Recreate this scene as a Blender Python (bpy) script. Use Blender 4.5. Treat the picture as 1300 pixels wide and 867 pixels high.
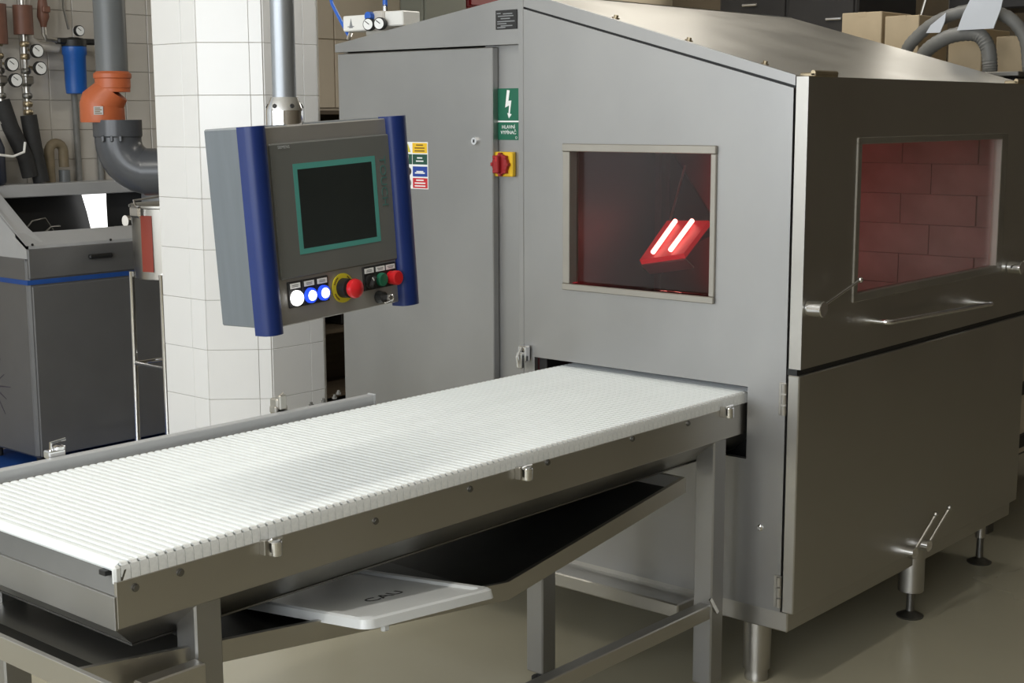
import bpy, bmesh, math, random
from mathutils import Vector, Matrix
random.seed(7)
S = bpy.context.scene
COL = S.collection
for o in list(bpy.data.objects): bpy.data.objects.remove(o)

# ------------------------------------------------------------------ camera
FOC = 1809.936
Rr = Vector((0.65635775, -0.75444043, -0.0037603))
Rd = Vector((-0.12057784, -0.09997916, -0.98765639))
Rf = Vector((0.74475196, 0.64870934, -0.15659089))
cd = bpy.data.cameras.new('camera'); cam = bpy.data.objects.new('camera', cd); COL.objects.link(cam)
cd.sensor_fit = 'HORIZONTAL'; cd.sensor_width = 36.0; cd.lens = FOC * 36.0 / 1300.0
cd.clip_start = 0.05; cd.clip_end = 60
cam.matrix_world = Matrix(((Rr.x, -Rd.x, -Rf.x, -3.5233), (Rr.y, -Rd.y, -Rf.y, -2.0349), (Rr.z, -Rd.z, -Rf.z, 1.65), (0, 0, 0, 1)))
S.camera = cam

# ------------------------------------------------------------------ light, exposure
W = bpy.data.worlds.new('world'); S.world = W; W.use_nodes = True
W.node_tree.nodes['Background'].inputs[0].default_value = (0.75, 0.85, 1.0, 1)
W.node_tree.nodes['Background'].inputs[1].default_value = 0.6
S.view_settings.view_transform = 'Standard'; S.view_settings.look = 'None'
S.view_settings.exposure = 0.0; S.view_settings.gamma = 1.0; S.view_settings.use_curve_mapping = False
def area(name, loc, rot, sx, sy, power, col):
    l = bpy.data.lights.new(name, 'AREA'); l.shape = 'RECTANGLE'; l.size = sx; l.size_y = sy; l.energy = power; l.color = col
    o = bpy.data.objects.new(name, l); COL.objects.link(o); o.location = loc; o.rotation_euler = rot
    return o
# daylight in the three tall windows of the wall behind the photographer
WINY = (-2.9, -0.3, 2.3)
for wy in WINY:
    area('window_daylight', (-6.9, wy, 2.2), (0, math.radians(-90), 0), 2.0, 2.1, 95, (0.91, 0.955, 1.0))
# light of an unseen high window, added to brighten the oven roof
area('window_daylight', (5.93, 2.7, 3.0), (0, math.radians(90), 0), 0.8, 3.0, 32, (1.0, 0.93, 0.80))
# ceiling battens (their housings are built further down)
LAMPS = ((-2.2, -0.2), (-2.2, 2.2), (1.6, 1.5))
for lx, ly in LAMPS:
    area('batten_light', (lx, ly, 3.50), (0, 0, 0), 1.5, 0.16, 24, (1.0, 0.95, 0.86))

# ------------------------------------------------------------------ materials
MATS = {}
def mat(name, col, rough=0.5, metal=0.0, noise=0.0, scale=8.0, stretch=(1, 1, 1), bump=0.0, emit=None, estr=0.0, rvar=0.0, coat=0.0, spec=None):
    m = bpy.data.materials.new(name); m.use_nodes = True
    nt = m.node_tree; b = nt.nodes['Principled BSDF']
    b.inputs['Base Color'].default_value = (*col, 1); b.inputs['Roughness'].default_value = rough; b.inputs['Metallic'].default_value = metal
    if spec is not None: b.inputs['Specular IOR Level'].default_value = spec
    if coat: b.inputs['Coat Weight'].default_value = coat; b.inputs['Coat Roughness'].default_value = 0.08
    if emit: b.inputs['Emission Color'].default_value = (*emit, 1); b.inputs['Emission Strength'].default_value = estr
    if noise or bump or rvar:
        tc = nt.nodes.new('ShaderNodeTexCoord'); mp = nt.nodes.new('ShaderNodeMapping'); mp.inputs['Scale'].default_value = stretch
        nz = nt.nodes.new('ShaderNodeTexNoise'); nz.inputs['Scale'].default_value = scale; nz.inputs['Detail'].default_value = 5
        nt.links.new(tc.outputs['Object'], mp.inputs[0]); nt.links.new(mp.outputs[0], nz.inputs[0])
        if noise:
            r = nt.nodes.new('ShaderNodeValToRGB'); e = r.color_ramp.elements
            e[0].position = 0.3; e[1].position = 0.7
            e[0].color = (*[c * (1 - noise) for c in col], 1); e[1].color = (*[min(1, c * (1 + noise)) for c in col], 1)
            nt.links.new(nz.outputs[0], r.inputs[0]); nt.links.new(r.outputs[0], b.inputs['Base Color'])
        if rvar:
            mr = nt.nodes.new('ShaderNodeMapRange'); mr.inputs[3].default_value = max(0.02, rough - rvar); mr.inputs[4].default_value = rough + rvar
            mr.inputs[1].default_value = .3; mr.inputs[2].default_value = .7
            nt.links.new(nz.outputs[0], mr.inputs[0]); nt.links.new(mr.outputs[0], b.inputs['Roughness'])
        if bump:
            bp = nt.nodes.new('ShaderNodeBump'); bp.inputs['Strength'].default_value = bump; bp.inputs['Distance'].default_value = 0.004
            nt.links.new(nz.outputs[0], bp.inputs['Height']); nt.links.new(bp.outputs[0], b.inputs['Normal'])
    MATS[name] = m
    return m
def glass(name, tint, gloss=0.12, rough=0.02):
    m = bpy.data.materials.new(name); m.use_nodes = True; nt = m.node_tree; nt.nodes.clear()
    out = nt.nodes.new('ShaderNodeOutputMaterial'); tr = nt.nodes.new('ShaderNodeBsdfTransparent'); gl = nt.nodes.new('ShaderNodeBsdfGlossy')
    mx = nt.nodes.new('ShaderNodeMixShader'); fr = nt.nodes.new('ShaderNodeFresnel'); ge = nt.nodes.new('ShaderNodeNewGeometry'); io = nt.nodes.new('ShaderNodeMapRange'); io.inputs[3].default_value = 1.5; io.inputs[4].default_value = 1 / 1.5
    nt.links.new(ge.outputs['Backfacing'], io.inputs[0]); nt.links.new(io.outputs[0], fr.inputs[0])
    tr.inputs[0].default_value = (*tint, 1); gl.inputs['Roughness'].default_value = rough
    nt.links.new(fr.outputs[0], mx.inputs[0]); nt.links.new(tr.outputs[0], mx.inputs[1]); nt.links.new(gl.outputs[0], mx.inputs[2]); nt.links.new(mx.outputs[0], out.inputs[0])
    MATS[name] = m; return m
mat('steel', (0.50, 0.485, 0.45), 0.36, 1.0, noise=0.03, scale=3, rvar=0.04)
mat('steel_brushed', (0.375, 0.372, 0.365), 0.44, 1.0, noise=0.075, scale=2.2, stretch=(1, 1, 0.6), rvar=0.05)
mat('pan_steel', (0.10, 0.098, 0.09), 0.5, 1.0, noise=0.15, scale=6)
mat('enclosure_grey', (0.155, 0.175, 0.19), 0.45, 0.25, noise=0.05, scale=12, stretch=(4, 4, .5))
mat('band_red', (0.33, 0.055, 0.035), 0.4)
mat('trim_steel', (0.40, 0.38, 0.34), 0.55, 1.0, noise=0.04, scale=8)
mat('steel_dark', (0.22, 0.215, 0.20), 0.45, 1.0, noise=0.08, scale=5)
mat('chrome', (0.85, 0.85, 0.86), 0.10, 1.0)
mat('belt_white', (0.86, 0.90, 0.90), 0.38, noise=0.015, scale=14, spec=0.4)
mat('belt_link', (0.74, 0.75, 0.73), 0.45, noise=0.12, scale=60)
mat('black', (0.012, 0.012, 0.012), 0.5)
mat('black_rubber', (0.02, 0.02, 0.02), 0.75, noise=0.2, scale=30)
mat('tile_glaze', (0.84, 0.84, 0.83), 0.16, noise=0.02, scale=3)
mat('tile_beige', (0.58, 0.55, 0.50), 0.22, noise=0.05, scale=4)
mat('grout', (0.33, 0.31, 0.28), 0.9, noise=0.15, scale=40)
mat('grout_light', (0.47, 0.44, 0.39), 0.9, noise=0.1, scale=40)
mat('lining', (0.50, 0.40, 0.38), 0.7, noise=0.12, scale=9)
mat('reflector_white', (0.66, 0.69, 0.72), 0.6, noise=0.03, scale=2)
mat('aluminium', (0.50, 0.51, 0.52), 0.5, 0.35, noise=0.03, scale=6)
mat('hood_highlight', (1, 1, 1), 0.4, emit=(1, 1, 0.98), estr=1.6)  # emission in place of a reflected highlight in the bench hood
mat('low_red_fill', (0.3, 0.01, 0.01), 0.5, emit=(1.0, 0.03, 0.06), estr=7)
mat('lining_red_fill', (0.3, 0.01, 0.01), 0.5, emit=(1.0, 0.05, 0.05), estr=2.2)
mat('wall_paint', (0.62, 0.54, 0.42), 0.7, noise=0.04, scale=3)
mat('wall_brown', (0.185, 0.152, 0.108), 0.6, noise=0.08, scale=2)
mat('ceiling_paint', (0.72, 0.70, 0.66), 0.8, noise=0.03, scale=2)
mat('floor_epoxy', (0.43, 0.40, 0.30), 0.26, noise=0.05, scale=1.0, rvar=0.02)
mat('blue_paint', (0.012, 0.07, 0.30), 0.5, noise=0.1, scale=10)
mat('blue_grip', (0.006, 0.023, 0.135), 0.42, noise=0.12, scale=5)
mat('panel_grey', (0.33, 0.35, 0.37), 0.42, 0.75, noise=0.06, scale=12, stretch=(4, 4, .5))
mat('panel_front', (0.40, 0.39, 0.375), 0.48, 0.6, noise=0.05, scale=8)
mat('bezel_grey', (0.135, 0.140, 0.132), 0.50, noise=0.03, scale=8)
mat('bezel_teal', (0.085, 0.33, 0.29), 0.5)
mat('touch_print', (0.07, 0.17, 0.155), 0.5)
mat('screen_glass', (0.022, 0.027, 0.027), 0.28, noise=0.2, scale=3)
mat('white_plastic', (0.80, 0.80, 0.77), 0.4, noise=0.02, scale=10)
mat('lid_plastic', (0.70, 0.72, 0.72), 0.30, noise=0.03, scale=7)
mat('white_lamp', (0.9, 0.9, 0.9), 0.3, emit=(1, 1, 1), estr=2.2)
mat('blue_lamp', (0.02, 0.06, 0.6), 0.3, emit=(0.02, 0.08, 0.8), estr=0.9)
mat('red_plastic', (0.62, 0.015, 0.02), 0.35)
mat('dark_red', (0.30, 0.012, 0.015), 0.4)
mat('yellow', (0.80, 0.50, 0.02), 0.45)
mat('yellow_ring', (0.62, 0.52, 0.03), 0.5, noise=0.05, scale=60)
mat('green_plastic', (0.01, 0.13, 0.07), 0.45)
mat('sign_green', (0.004, 0.12, 0.065), 0.45)
mat('sign_blue', (0.01, 0.05, 0.30), 0.45)
mat('sign_red', (0.55, 0.02, 0.03), 0.45)
mat('sign_darkgreen', (0.01, 0.07, 0.045), 0.45)
mat('print_white', (0.85, 0.86, 0.85), 0.5)
mat('print_grey', (0.24, 0.25, 0.26), 0.5)
mat('print_label', (0.42, 0.43, 0.43), 0.5)
mat('print_black', (0.015, 0.015, 0.015), 0.5)
mat('print_brown', (0.16, 0.09, 0.01), 0.5)
mat('bench_grey', (0.145, 0.145, 0.145), 0.42, 0.25, noise=0.05, scale=5)
mat('emblem_dark', (0.05, 0.04, 0.06), 0.5)
mat('pvc_grey', (0.135, 0.145, 0.15), 0.38, noise=0.04, scale=5)
mat('pvc_dark', (0.075, 0.08, 0.09), 0.28, noise=0.04, scale=5)
mat('pvc_orange', (0.50, 0.125, 0.045), 0.40, noise=0.05, scale=5)
mat('filter_blue', (0.012, 0.10, 0.40), 0.35, noise=0.05, scale=8)
mat('copper_brown', (0.16, 0.07, 0.045), 0.55, noise=0.2, scale=12)
mat('hose_brown', (0.20, 0.16, 0.10), 0.6, noise=0.15, scale=20)
mat('brass', (0.40, 0.33, 0.22), 0.35, 0.9, noise=0.1, scale=20)
mat('dark_blue', (0.008, 0.014, 0.035), 0.5, noise=0.1, scale=6)
mat('dark_wood', (0.10, 0.075, 0.05), 0.6, noise=0.15, scale=6, stretch=(1, 1, 8))
mat('carton', (0.52, 0.42, 0.28), 0.8, noise=0.06, scale=10)
mat('duct_grey', (0.20, 0.20, 0.19), 0.5, noise=0.15, scale=12)
mat('paper', (0.72, 0.76, 0.82), 0.8, noise=0.02, scale=10)
mat('rear_dark', (0.035, 0.032, 0.030), 0.45, noise=0.2, scale=3)
mat('green_grey', (0.30, 0.31, 0.26), 0.6, noise=0.05, scale=3)
mat('hose_blue', (0.02, 0.12, 0.55), 0.35)
mat('heater_red', (0.10, 0.003, 0.003), 0.5, emit=(1.0, 0.006, 0.02), estr=0.32)
mat('heater_tube', (1, .6, .5), 0.4, emit=(1.0, 0.30, 0.27), estr=9)
mat('oven_inside', (0.045, 0.038, 0.036), 0.5, 0.0)
mat('lamp_tube', (1, 1, 1), 0.4, emit=(1, 0.98, 0.93), estr=5)
mat('batten_white', (0.8, 0.8, 0.8), 0.5)
glass('oven_glass', (0.92, 0.86, 0.84))
glass('clear_glass', (0.95, 0.97, 0.97))

# ------------------------------------------------------------------ mesh helpers
class MB:
    def __init__(s): s.bm = bmesh.new()
    def _fin(s, vs, M):
        if M is not None: bmesh.ops.transform(s.bm, matrix=M, verts=vs)
        return s
    def box(s, x0, x1, y0, y1, z0, z1, bev=0.0, M=None):
        t = bmesh.new(); r = bmesh.ops.create_cube(t, size=1.0)
        for v in r['verts']: v.co = Vector(((x0 + x1) / 2 + v.co.x * (x1 - x0), (y0 + y1) / 2 + v.co.y * (y1 - y0), (z0 + z1) / 2 + v.co.z * (z1 - z0)))
        if bev: bmesh.ops.bevel(t, geom=t.edges[:], offset=min(bev, .49 * min(abs(x1 - x0), abs(y1 - y0), abs(z1 - z0))), segments=1, affect='EDGES')
        if M is not None: bmesh.ops.transform(t, matrix=M, verts=t.verts[:])
        return s.join(t)
    def join(s, t):
        me = bpy.data.meshes.new('t'); t.to_mesh(me); t.free(); s.bm.from_mesh(me); bpy.data.meshes.remove(me); return s
    def poly(s, pts, d, M=None):
        """prism: polygon pts (3D) extruded by vector d"""
        t = bmesh.new(); d = Vector(d)
        a = [t.verts.new(Vector(p)) for p in pts]; b = [t.verts.new(Vector(p) + d) for p in pts]; n = len(a)
        t.faces.new(a[::-1]); t.faces.new(b)
        for i in range(n): t.faces.new((a[i], a[(i + 1) % n], b[(i + 1) % n], b[i]))
        bmesh.ops.recalc_face_normals(t, faces=t.faces[:])
        if M is not None: bmesh.ops.transform(t, matrix=M, verts=t.verts[:])
        return s.join(t)
    def plate_hole(s, o, u, v, n, w, h, holes, th, outline=None):
        """plate at origin o in directions u,v, thickness th along n, rectangular holes (a0,a1,b0,b1); outline = list of (a,b) (default rectangle)"""
        o, u, v, n = Vector(o), Vector(u), Vector(v), Vector(n)
        xs = sorted({0, w, *[q for hh in holes for q in hh[:2]]}); ys = sorted({0, h, *[q for hh in holes for q in hh[2:]]})
        t = bmesh.new()
        top = outline  # function a -> b max
        def tb(a, b): return min(b, top(a)) if top else b
        cells = []
        for i in range(len(xs) - 1):
            for j in range(len(ys) - 1):
                a, b = (xs[i] + xs[i + 1]) / 2, (ys[j] + ys[j + 1]) / 2
                if any(hh[0] < a < hh[1] and hh[2] < b < hh[3] for hh in holes): continue
                q = [(xs[i], ys[j]), (xs[i + 1], ys[j]), (xs[i + 1], ys[j + 1]), (xs[i], ys[j + 1])]
                if top and j == len(ys) - 2: q = [(xs[i], ys[j]), (xs[i + 1], ys[j]), (xs[i + 1], top(xs[i + 1])), (xs[i], top(xs[i]))]
                cells.append(q)
        vs = {}
        def V(a, b, k):
            key = (round(a, 5), round(b, 5), k)
            if key not in vs: vs[key] = t.verts.new(o + u * a + v * b + n * (th if k else 0))
            return vs[key]
        edges = {}
        for q in cells:
            t.faces.new([V(a, b, 1) for a, b in q]); t.faces.new([V(a, b, 0) for a, b in q[::-1]])
            for k in range(4):
                e = (q[k], q[(k + 1) % 4]); r = (e[1], e[0])
                if r in edges: del edges[r]
                else: edges[e] = 1
        for (p, q) in edges: t.faces.new((V(*p, 0), V(*q, 0), V(*q, 1), V(*p, 1)))
        bmesh.ops.recalc_face_normals(t, faces=t.faces[:])
        return s.join(t)
    def cyl(s, p0, p1, r0, r1=None, n=20, cap=True):
        p0, p1 = Vector(p0), Vector(p1); r1 = r0 if r1 is None else r1
        return s.tube_r([p0, p1], [r0, r1], n, cap)
    def tube_r(s, pts, rads, n=16, cap=True):
        t = bmesh.new(); pts = [Vector(p) for p in pts]; rings = []
        d0 = (pts[1] - pts[0]).normalized(); up = Vector((0, 0, 1)) if abs(d0.z) < .9 else Vector((1, 0, 0))
        x = d0.cross(up).normalized()
        for i, p in enumerate(pts):
            if i == 0: d = pts[1] - pts[0]
            elif i == len(pts) - 1: d = pts[-1] - pts[-2]
            else: d = (pts[i + 1] - pts[i]).normalized() + (pts[i] - pts[i - 1]).normalized()
            if d.length < 1e-9: d = d0
            d.normalize(); d0 = d
            x = (x - d * x.dot(d)).normalized(); y = d.cross(x)
            rings.append([t.verts.new(p + (x * math.cos(2 * math.pi * k / n) + y * math.sin(2 * math.pi * k / n)) * rads[i]) for k in range(n)])
        for a, b in zip(rings, rings[1:]):
            for k in range(n): t.faces.new((a[k], a[(k + 1) % n], b[(k + 1) % n], b[k]))
        if cap: t.faces.new(rings[0][::-1]); t.faces.new(rings[-1])
        bmesh.ops.recalc_face_normals(t, faces=t.faces[:])
        return s.join(t)
    def tube(s, pts, r, n=12): return s.tube_r(pts, [r] * len(pts), n)
    def lathe(s, o, ax, prof, n=28):
        """profile list of (t, r) along axis ax from o (sharp where t repeats)"""
        o, ax = Vector(o), Vector(ax).normalized()
        up = Vector((0, 0, 1)) if abs(ax.z) < .9 else Vector((1, 0, 0)); x = ax.cross(up).normalized(); y = ax.cross(x)
        t = bmesh.new(); rings = [[t.verts.new(o + ax * a + (x * math.cos(2 * math.pi * k / n) + y * math.sin(2 * math.pi * k / n)) * max(r, 1e-4)) for k in range(n)] for a, r in prof]
        for a, b in zip(rings, rings[1:]):
            for k in range(n): t.faces.new((a[k], a[(k + 1) % n], b[(k + 1) % n], b[k]))
        t.faces.new(rings[0][::-1]); t.faces.new(rings[-1])
        bmesh.ops.recalc_face_normals(t, faces=t.faces[:])
        return s.join(t)
    def ball(s, c, r, n=14):
        t = bmesh.new(); bmesh.ops.create_uvsphere(t, u_segments=n, v_segments=max(6, n // 2), radius=r)
        bmesh.ops.translate(t, verts=t.verts[:], vec=Vector(c)); return s.join(t)
    def ring(s, c, ax, R, r, n=28, m=8):
        c, ax = Vector(c), Vector(ax).normalized(); up = Vector((0, 0, 1)) if abs(ax.z) < .9 else Vector((1, 0, 0)); x = ax.cross(up).normalized(); y = ax.cross(x)
        t = bmesh.new(); rs = []
        for k in range(n):
            a = 2 * math.pi * k / n; d = x * math.cos(a) + y * math.sin(a)
            rs.append([t.verts.new(c + d * (R + r * math.cos(2 * math.pi * j / m)) + ax * r * math.sin(2 * math.pi * j / m)) for j in range(m)])
        for k in range(n):
            for j in range(m): t.faces.new((rs[k][j], rs[(k + 1) % n][j], rs[(k + 1) % n][(j + 1) % m], rs[k][(j + 1) % m]))
        bmesh.ops.recalc_face_normals(t, faces=t.faces[:])
        return s.join(t)
    def mesh(s, name, smooth=True):
        me = bpy.data.meshes.new(name); s.bm.to_mesh(me); s.bm.free()
        if smooth:
            me.polygons.foreach_set('use_smooth', [True] * len(me.polygons))
            me.set_sharp_from_angle(angle=math.radians(32))
        return me
    def build(s, name, m, parent=None):
        me = s.mesh(name); me.materials.append(MATS[m]); return link(name, me, parent)
def link(name, me, parent=None):
    o = bpy.data.objects.new(name, me); COL.objects.link(o)
    if parent is not None:
        o.parent = parent
        if parent.get('_w'): pass
    return o
def tag(o, label=None, cat=None, group=None, kind=None):
    if label: o['label'] = label
    if cat: o['category'] = cat
    if group: o['group'] = group
    if kind: o['kind'] = kind
    return o
def thing(name, label, cat, loc=(0, 0, 0), group=None):
    o = bpy.data.objects.new(name, None); COL.objects.link(o); o.location = loc; o.empty_display_size = .1
    return tag(o, label, cat, group)
class Thing:
    """an Empty at loc; parts are given in world coordinates and shifted into its frame"""
    def __init__(s, name, label, cat, loc, group=None, M=None):
        s.e = thing(name, label, cat, loc, group)
        if M is not None: s.e.matrix_world = M
        s.inv = (M if M is not None else Matrix.Translation(Vector(loc))).inverted()
    def part(s, name, mb, m, parent=None, label=None, local=False):
        me = mb.mesh(name); me.materials.append(MATS[m])
        if not local: me.transform(s.inv)
        o = link(name, me, parent or s.e)
        if label: o['label'] = label
        return o
def single(name, mb, m, label, cat, group=None, kind=None, smooth=True):
    o = mb.build(name, m); return tag(o, label, cat, group, kind)
def text_bm(txt, size, M, extrude=0.0004, align='CENTER', sx=1.0):
    cu = bpy.data.curves.new('txt', 'FONT'); cu.body = txt; cu.size = size; cu.extrude = extrude; cu.align_x = align; cu.align_y = 'CENTER'; cu.resolution_u = 3
    o = bpy.data.objects.new('txt', cu); COL.objects.link(o)
    dg = bpy.context.evaluated_depsgraph_get(); me = bpy.data.meshes.new_from_object(o.evaluated_get(dg))
    bpy.data.objects.remove(o); bpy.data.curves.remove(cu)
    mb = MB(); mb.bm.from_mesh(me); bpy.data.meshes.remove(me)
    bmesh.ops.transform(mb.bm, matrix=M @ Matrix.Diagonal((sx, 1, 1, 1)), verts=mb.bm.verts[:])
    return mb
def frame(o, x, y):
    x, y = Vector(x).normalized(), Vector(y).normalized(); z = x.cross(y)
    return Matrix(((x.x, y.x, z.x, o[0]), (x.y, y.y, z.y, o[1]), (x.z, y.z, z.z, o[2]), (0, 0, 0, 1)))
def arc(c, a, b, r, t0, t1, n=10):
    """points on a circle round c in plane a,b"""
    c, a, b = Vector(c), Vector(a), Vector(b)
    return [c + (a * math.cos(math.radians(t0 + (t1 - t0) * k / n)) + b * math.sin(math.radians(t0 + (t1 - t0) * k / n))) * r for k in range(n + 1)]
FZ = -0.04           # floor level

# ================================================================== room
def struct(name, mb, m, label=None):
    o = mb.build(name, m); o['kind'] = 'structure'
    if label: o['label'] = label
    return o
struct('floor', MB().box(-7.2, 6.2, -5.2, 4.8, FZ - .1, FZ), 'floor_epoxy', 'glossy olive beige coated factory floor')
struct('ceiling', MB().box(-7.2, 6.2, -5.2, 4.8, 3.6, 3.7), 'ceiling_paint', 'pale painted ceiling')
wb = struct('wall_back', MB().box(-7.2, 6.2, 4.57, 4.8, FZ, 3.6), 'wall_paint', 'beige wall with grey tiles behind the pipework')
struct('wall_front', MB().box(-7.2, 6.2, -5.2, -5.0, FZ, 3.6), 'wall_brown', 'dim brown wall on the far side of the hall')
struct('wall_right', MB().plate_hole((6.0, -5.0, FZ), (0, 1, 0), (0, 0, 1), (1, 0, 0), 9.57, 3.64, [(6.2, 9.2, 2.64, 3.44)], .2), 'wall_brown', 'brown wall behind the machine with an added high window')
w4 = struct('window_4', MB().plate_hole((6.04, 1.2, 2.6), (0, 1, 0), (0, 0, 1), (1, 0, 0), 3.0, .8, [(.05, 1.48, .05, .75), (1.52, 2.95, .05, .75)], .06), 'white_plastic', 'unseen high white framed window, added to brighten the oven roof')
for y_ in (1.25, 2.72): MB().box(6.065, 6.075, y_ - .01, y_ + 1.44, 2.64, 3.36).build('pane', 'clear_glass', w4)
struct('back_wall_reflector', MB().box(-7.0, -1.4, 4.55, 4.575, FZ, 3.6), 'reflector_white', 'unseen white panel added on the back wall as a reflector')  # out of view, added so the cabinet steel reflects white
wl = MB(); wl.plate_hole((-7.0, -5.0, FZ), (0, 1, 0), (0, 0, 1), (-1, 0, 0), 9.57, 3.64, [(wy + 5 - 1.05, wy + 5 + 1.05, 1.24, 3.24) for wy in WINY], .2)
struct('wall_left', wl, 'wall_paint', 'wall with three tall windows')
for i, wy in enumerate(WINY):
    f = MB(); y0, y1, z0, z1 = wy - 1.05, wy + 1.05, 1.2, 3.2
    for a in (y0, wy - .025, y1 - .05): f.box(-7.12, -7.05, a, a + .05, z0, z1)
    for c in (z0, (z0 + z1) / 2, z1 - .05): f.box(-7.12, -7.05, y0, y1, c, c + .05)
    w = struct('window_%d' % (i + 1), f, 'white_plastic', 'tall white framed daylight window')
    for a, b in ((y0, wy), (wy, y1)):
        for c, d in ((z0, 2.2), (2.2, z1)):
            MB().box(-7.095, -7.085, a + .02, b - .02, c + .02, d - .02).build('pane', 'clear_glass', w)
# tiles of the back wall where they can be told apart
g = MB().box(-0.574, 1.674, 4.558, 4.575, 0.986, 2.484).build('grout_bed', 'grout_light', wb)
tm = MB().box(-.0725, .0725, -.004, .004, -.0735, .0735, .002).mesh('tile'); tm.materials.append(MATS['tile_beige'])
for r in range(10):
    for c in range(15):
        t = link('tile', tm, wb); t.location = (-.5 + c * .15, 4.556 + random.uniform(-.0008, .0008), 1.06 + r * .15)
# painted panels of the wall beyond the pillar
for k, (z0, z1) in enumerate(((1.70, 2.105), (2.11, 2.55))):
    for x0 in (1.85, 2.42, 2.99, 3.56): MB().box(x0, x0 + .562, 4.555, 4.575, z0, z1, .003).build('panel', 'wall_paint', wb)

# pillar: square post with broad chamfered corners, tiled
PX, PY = -.0935, 2.557      # left face plane, start of the chamfer
k = .177
cs = [(PX, 2.837), (PX, PY), (PX + k, PY - k), (.353, PY - k), (.427, PY - k + .073), (.427, 2.837), (.35, 2.917), (PX + .08, 2.917)]
pil = struct('pillar', MB().poly([(x, y, FZ) for x, y in cs], (0, 0, 3.64 )), 'grout_light', 'white tiled pillar with chamfered corners')
def face_tiles(p0, p1, cols, h=.20):
    p0, p1 = Vector((*p0, 0)), Vector((*p1, 0)); d = (p1 - p0).normalized(); L = (p1 - p0).length
    n = d.cross(Vector((0, 0, 1)))
    if n.dot(Vector((PX + .23, 2.62, 0)) - p0) > 0: n = -n
    tot = sum(cols); a = 0; meshes = []
    for c in cols:
        w = c / tot * L; meshes.append((a, w)); a += w
    for a, w in meshes:
        me = MB().box(0.0008, w - .0008, -.004, .005, .0009, h - .0009, .0011).mesh('tile'); me.materials.append(MATS['tile_glaze'])
        for r in range(-5, 19):
            z = 0.7316 + h * r
            if z < FZ or z > 3.4: continue
            o = link('tile', me, pil); q = p0 + d * a
            M = frame((q.x, q.y, z), d, -n)
            Mz = Matrix(((d.x, n.x, 0, q.x + n.x * random.uniform(0, .0012)), (d.y, n.y, 0, q.y), (0, 0, 1, z), (0, 0, 0, 1)))
            o.matrix_local = Mz
face_tiles(cs[0], cs[1], [.14, .07]); face_tiles(cs[1], cs[2], [.150, .038]); face_tiles(cs[2], cs[3], [.150, .052]); face_tiles(cs[3], cs[4], [.08])

# ceiling battens that hold the lamps
for n_, (lx, ly) in enumerate(LAMPS):
    t = Thing('ceiling_lamp', ['fluorescent batten on the ceiling over the conveyor end', 'fluorescent batten on the ceiling over the pillar', 'fluorescent batten on the ceiling above the oven roof'][n_], 'lamp', (lx, ly, 3.6), 'ceiling battens')
    t.part('housing', MB().box(lx - .78, lx + .78, ly - .09, ly + .09, 3.53, 3.6, .005), 'batten_white')
    for s in (-.045, .045): t.part('tube', MB().cyl((lx - .75, ly + s, 3.515), (lx + .75, ly + s, 3.515), .013, n=10), 'lamp_tube')

# ================================================================== the oven
OV = Thing('tunnel_oven', 'large gabled stainless steel tunnel oven with red glowing window', 'oven', (0.8, 0.95, FZ))
P = OV.part
ZC, ZA, YS, XE, YL = 1.722, 1.984, .98, 1.65, 1.90
def gab(y): return ZC + (ZA - ZC) * (y / YS)
# front end panel with window and conveyor slot
wy0, wy1, wz0, wz1 = .262, .795, 1.118, 1.538
P('end_panel', MB().plate_hole((0, 0, .2125), (0, 1, 0), (0, 0, 1), (1, 0, 0), YS, 1.5, [(wy0, wy1, wz0 - .2125, wz1 - .2125), (.125, .936, .44, .868 - .2125)], .02, outline=lambda a: gab(a) - .2125), 'steel_brushed')
# window trim: four strips round the opening
fr = MB().box(-.012, .0, .243, .8135, 1.538, 1.562, .002); P('window_trim', fr, 'trim_steel', label='proud steel strip above the oven window')
P('window_trim', MB().box(-.012, .0, .243, .8135, 1.101, 1.121, .002), 'trim_steel')
P('window_trim', MB().box(-.008, .04, .786, .8135, 1.121, 1.538, .002), 'trim_steel')
P('window_trim', MB().box(-.008, .04, .243, .262, 1.121, 1.538, .002), 'trim_steel')
P('window_pane', MB().box(.030, .034, .262, .786, 1.121, 1.538), 'oven_glass', label='clear pane of the oven end window')
# lid lip over the panel and the roof sheets
def roofz(y): return 2.037 - abs(y - YS) * (.283 / .985)
P('roof_lip', MB().poly([(0, -.005, 1.729), (0, YS, 1.991), (0, YS, 2.037), (0, -.005, 1.757)], (.02, 0, 0)), 'steel_brushed')
P('roof_sheet', MB().poly([(.02, -.005, 1.752), (.02, YS, 2.034), (.02, YS, 2.0), (.02, -.005, 1.73)], (XE, 0, 0)), 'steel')
P('roof_sheet', MB().poly([(.058, YS, 2.037), (.058, 1.915, 1.907), (.058, 1.915, 1.88), (.058, YS, 2.0)], (XE - .04, 0, 0)), 'steel')
# left gable end: upper sheet, strip beneath it, cabinet door
P('gable_sheet', MB().poly([(.03, 1.0, 1.878), (.03, 1.905, 1.878), (.03, 1.905, 1.906), (.03, 1.0, 2.036)], (.03, 0, 0)), 'steel_brushed')
P('gable_edge', MB().box(.0, .06, .982, 1.004, .2125, 2.03, .002), 'steel_brushed')
P('side_post', MB().box(.06, .075, 1.0, 1.2, .2125, 1.878, .001), 'steel_brushed')
P('electrical_cabinet', MB().box(.065, 1.2, 1.18, 1.90, .35, 1.876, .002), 'steel')
dr = P('cabinet_door', MB().box(.030, .060, 1.142, 1.893, .42, 1.872, .003), 'steel_brushed', label='plain brushed cabinet door with a small key lock')
lk = MB().cyl((.03, 1.218, 1.566), (.020, 1.218, 1.566), .012, n=18); P('lock', lk, 'chrome', dr)
P('keyhole', MB().box(.0185, .0205, 1.2155, 1.2205, 1.561, 1.571), 'black', dr)
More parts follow.
